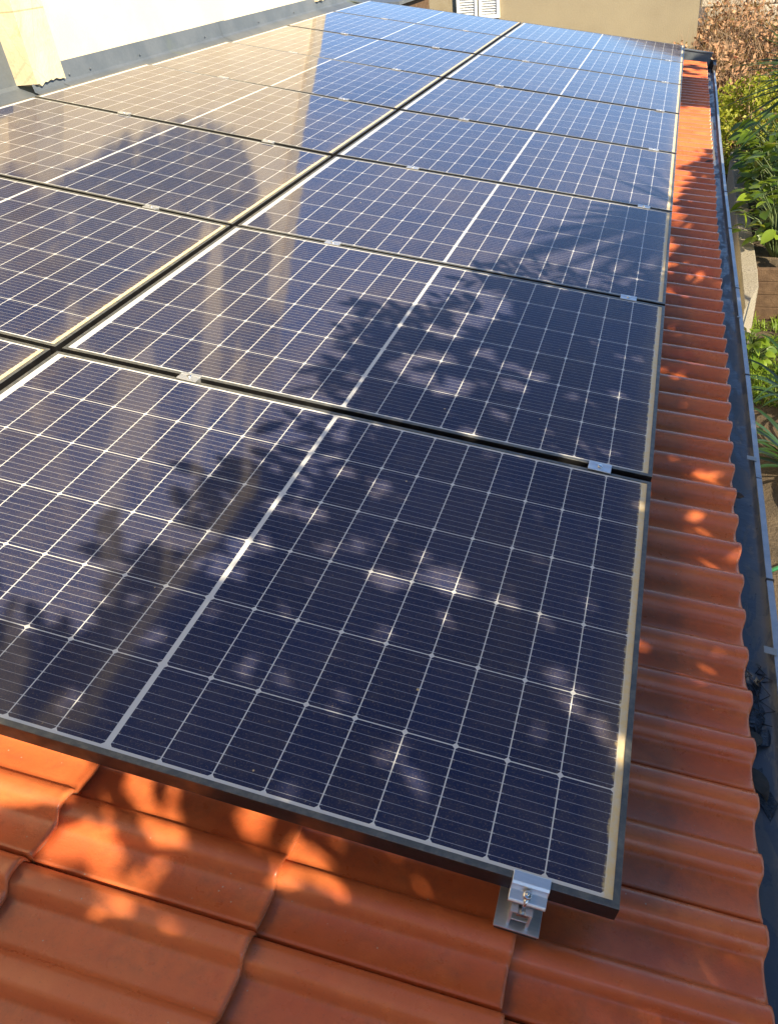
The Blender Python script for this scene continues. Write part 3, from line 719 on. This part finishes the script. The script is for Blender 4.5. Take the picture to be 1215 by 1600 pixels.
# large leaved plants
def broad(loc, h, nl, Lr, label, spread=.55):
    e = plant('broad_leaf_plant', loc, label, 'plant', 'large leaved plants in the bed'); F = Foliage(); mb = MB(); b = Vector(loc)
    for k in range(nl):
        t = random.random(); ang = random.uniform(0, 6.28); r = spread * math.sqrt(random.random())
        p = b + Vector((r * math.cos(ang), r * math.sin(ang), h * (.25 + .75 * t) * (1 - .35 * (r / spread) ** 2)))
        mb.tube([b + Vector((.1 * r * math.cos(ang), .1 * r * math.sin(ang), 0)), b.lerp(p, .6) + Vector((0, 0, .12 * h)), p], [.008, .006, .004], 5, False)
        d = Vector((math.cos(ang) + random.gauss(0, .5), math.sin(ang) + random.gauss(0, .5), random.uniform(-.35, .4)))
        L = random.uniform(*Lr); F.leaf(p, d, Vector((random.gauss(0, .35), random.gauss(0, .35), 1)), L, L * random.uniform(.5, .72), random.uniform(.1, .35), random.uniform(.15, .5), None, 6)
    rel(F.build('leaves', M['leaf_broad'], e), loc); rel(mb.build('stems', M['leaf_stem'], e), loc)
M['leaf_stem'] = noisy('green_stem', (.06, .10, .03), (.1, .14, .05), 10, .6, .1, .002, 60)
broad((2.92, 8.95, -2.42), .95, 110, (.11, .20), 'large leaved green plant overhanging the near end of the concrete wall', .42)
broad((3.1, 10.1, -2.42), 1.15, 110, (.14, .26), 'large leaved plant with some yellowed leaves in the middle of the bed', .55)
broad((3.25, 11.6, -2.42), 1.35, 150, (.15, .28), 'tall bright green large leaved plant below the yucca', .65)
broad((3.55, 9.5, -2.42), 1.0, 120, (.12, .22), 'large leaved plant at the right edge behind the timber edging', .5)
broad((3.0, 10.9, -2.42), .9, 110, (.12, .22), 'low large leaved plant leaning over the middle of the concrete wall', .42)
broad((2.95, 12.6, -2.42), .8, 80, (.1, .18), 'small leaved plant at the far end of the concrete wall', .4)
# yucca
def yucca(loc, h, nb, L, label, seed):
    random.seed(seed)
    e = plant('yucca', loc, label, 'yucca', 'spiky yuccas at the right edge'); F = Foliage(); b = Vector(loc); top = b + Vector((0, 0, h)); mb = MB()
    mb.tube([b, b + Vector((.03, .02, h * .5)), top], [.07, .06, .055], 9)
    for k in range(nb):
        ph = random.uniform(0, 6.28); th = random.uniform(-.55, 1.25)
        d = Vector((math.cos(ph) * math.cos(th), math.sin(ph) * math.cos(th), math.sin(th)))
        F.blade(top + Vector((0, 0, random.uniform(-.25, .1))), d, L * random.uniform(.75, 1.1), .062, .32, 6)
    rel(F.build('leaves', M['leaf_yucca'], e), loc); rel(mb.build('trunk', M['bark'], e), loc)
yucca((3.02, 9.6, -2.42), 1.75, 95, .92, 'spiky dark green yucca hanging in from the right edge above the leafy bed', 3)
yucca((3.38, 12.0, -2.42), 1.5, 110, .95, 'farther yucca with narrow leaves in front of the dry brown bush', 4)
# strap leaved plants in the shade near the house
def strap(loc, nb, L, W, label, seed):
    random.seed(seed); e = plant('strap_leaf_plant', loc, label, 'plant', 'strap leaved plants under the gutter'); F = Foliage(); b = Vector(loc)
    for k in range(nb):
        ph = random.uniform(0, 6.28); d = Vector((math.cos(ph) * .7, math.sin(ph) * .7, random.uniform(.5, 1.3)))
        F.blade(b + Vector((.06 * math.cos(ph), .06 * math.sin(ph), 0)), d, L * random.uniform(.6, 1.1), W, 1.3, 8)
    rel(F.build('leaves', M['leaf_strap'], e), loc)
strap((3.05, 6.25, -2.9), 38, 1.0, .055, 'dark strap leaved clump in shade just beyond the bright grass', 31)
strap((2.95, 5.2, -2.9), 38, 1.0, .06, 'dark strap leaved clump nearest the house in deep shade', 32)
broad((2.58, 7.0, -2.9), .5, 70, (.07, .13), 'small dark leafy plant at the near end of the concrete wall', .16)
strap((2.62, 7.25, -2.9), 46, .5, .025, 'low grassy clump at the near end of the concrete wall', 33)
# green shrub
random.seed(41)
def shrub(name, loc, rx, ry, rz, n, size, mat, label, cat, group=None, twigs=40, clump=3.2, thr=-.1, shell=.55):
    e = plant(name, loc, label, cat, group); F = Foliage(); b = Vector(loc); k = 0
    while k < n:
        d = rv(); r = shell + (1 - shell) * random.random() ** .6
        p = b + Vector((d.x * rx * r, d.y * ry * r, rz + d.z * rz * r))
        q = mnoise.noise(p * clump)
        if q < thr: continue
        p += d * .12 * q
        F.quick(p, d * .5 + rv() + Vector((0, 0, .4)), size * random.uniform(.6, 1.3), size * random.uniform(.35, .6)); k += 1
    mb = MB()
    for k in range(twigs):
        d = rv(); d.z = abs(d.z); end = b + Vector((d.x * rx, d.y * ry, rz * .8 + d.z * rz * 1.25)); md = b.lerp(end, .5) + rv() * .15
        mb.tube([b + Vector((d.x * .1, d.y * .1, 0)), md, end], [.018, .01, .003], 5, False)
    rel(F.build('leaves', mat, e), loc); rel(mb.build('stems', M['twig'], e), loc)
shrub('green_shrub', (2.95, 14.3, -2.9), .85, .8, .78, 5200, .085, M['leaf_shrub'], 'rounded yellow green shrub at the far end of the concrete wall', 'shrub')
shrub('green_shrub', (4.3, 14.0, -2.9), .8, .8, .7, 2600, .09, M['leaf_shrub'], 'yellow green shrub behind the yucca at the right edge', 'shrub')
# dry brown bushes with bare twigs
def drybush(loc, rx, ry, rz, n, label, seed, tw=260):
    random.seed(seed); e = plant('dry_bush', loc, label, 'bush', 'dry brown bushes at the far end'); b = Vector(loc); F = Foliage(); mb = MB()
    for k in range(tw):
        d = rv(); d.z = abs(d.z); r = random.uniform(.75, 1.15); end = b + Vector((d.x * rx * r, d.y * ry * r, rz * .7 + d.z * rz * 1.3 * r)); st = b + Vector((d.x * rx * .4, d.y * ry * .4, rz * .3))
        md = st.lerp(end, .5) + rv() * .2
        mb.tube([st, md, end + rv() * .15], [.012, .008, .002], 4, False)
        for q in range(2):
            mb.tube([md.lerp(end, random.random()), end + rv() * .3], [.005, .0015], 4, False)
    for k in range(n):
        d = rv(); r = random.uniform(.35, 1.05); p = b + Vector((d.x * rx * r, d.y * ry * r, rz + d.z * rz * r))
        if mnoise.noise(p * 2.6) < -.22: continue
        F.quick(p, rv() + Vector((0, 0, .3)), random.uniform(.05, .14), random.uniform(.03, .07))
    rel(mb.build('twigs', M['twig'], e), loc); rel(F.build('leaves', M['leaf_dry'], e), loc)
drybush((2.1, 15.9, -2.9), 1.15, .8, .95, 5200, 'dry brown bush with rusty leaves spreading against the tan wall', 51)
drybush((3.5, 16.4, -2.9), 1.45, .9, 1.2, 9000, 'large dry brown bush to the right of the tan building corner', 52)
drybush((2.9, 18.0, -2.9), 1.3, .5, 1.2, 5000, 'dry brown bush growing against the pale stone wall', 54, 200)
drybush((2.4, 17.5, -2.9), .65, .4, 1.2, 3600, 'narrow dry brown bush at the corner of the tan building', 55, 160)
drybush((5.6, 16.0, -2.9), 1.2, .9, 1.1, 2600, 'dry brown bush half hidden behind the yuccas', 53, 120)
# pale stone wall at the back
mb = MB()
random.seed(61)
for r_ in range(6):
    x = 2.1 + random.uniform(-.2, 0)
    while x < 9:
        w = random.uniform(.25, .7); z0 = -2.9 + r_ * .42
        mb.box((x, 18.6 + random.uniform(0, .06), z0), (x + w - .02, 19.1, z0 + .40)); x += w
tag(mb.build('stone_wall', M['rubble'], bevel=.03), 'pale rubble stone wall behind the dry bush at the top right', 'wall')
# hose
mb = MB(); mb.tube([(2.55, 3.9, -2.885), (2.8, 4.1, -2.885), (3.2, 4.15, -2.885), (3.6, 4.4, -2.885)], .015, 8)
tag(mb.build('garden_hose', M['hose']), 'green hose lying on the ground in the garden below the gutter', 'hose')

# ------------------------------------------------------------------ neighbouring building
nb = empty('neighbour_building', (-1.5, 17, -2.9), 'tan rendered neighbouring house with white shutters behind the panels', 'building')
nl = (-1.5, 17, -2.9)
mb = MB(); mb.box((-4.6, 17, -2.9), (1.91, 24, .72)); rel(mb.build('wall', M['tan'], nb), nl)
mb = MB(); mb.box((-4.75, 16.85, .723), (2.05, 24.2, .80)); rel(mb.build('roof', M['shaderoof'], nb), nl)
for x0, x1 in ((-2.60, -2.195), (-2.165, -1.765)):
    mb = MB(); f = .05
    mb.box((x0, 16.93, -.60), (x0 + f, 16.985, .62)); mb.box((x1 - f, 16.93, -.60), (x1, 16.985, .62)); mb.box((x0 + f, 16.93, -.60), (x1 - f, 16.985, -.54)); mb.box((x0 + f, 16.93, .56), (x1 - f, 16.985, .62)); mb.box((x0 + f, 16.97, -.54), (x1 - f, 16.98, .56))
    z = -.53
    while z < .54:
        mb.box((x0 + f, -.012, -.003), (x1 - f, .012, .003), Matrix.Translation((0, 16.952, z + .02)) @ Matrix.Rotation(R(35), 4, 'X')); z += .042
    rel(mb.build('shutter', M['shutter'], nb), nl)
# shed and pole beyond the end of the cream wall
sh = empty('shed', (-5, 13, -2.9), 'low grey shed glimpsed beyond the far end of the cream wall', 'shed')
mb = MB(); mb.box((-6.5, 12.6, -2.9), (-2.45, 14.4, .02)); rel(mb.build('wall', M['timber'], sh), (-5, 13, -2.9))
mb = MB(); mb.box((-6.6, 12.4, .023), (-2.35, 14.6, .07), None); rel(mb.build('roof', M['zinc'], sh), (-5, 13, -2.9))
mb = MB(); mb.tube([(-1.85, 9.7, .09), (-2.9, 9.7, .575)], .017, 10); mb.tube([(-1.86, 9.7, .1), (-1.86, 9.7, -2.9)], .017, 10)
tag(mb.build('metal_pole', M['paint_white']), 'white metal pole leaning beyond the far end of the cream wall', 'pole')
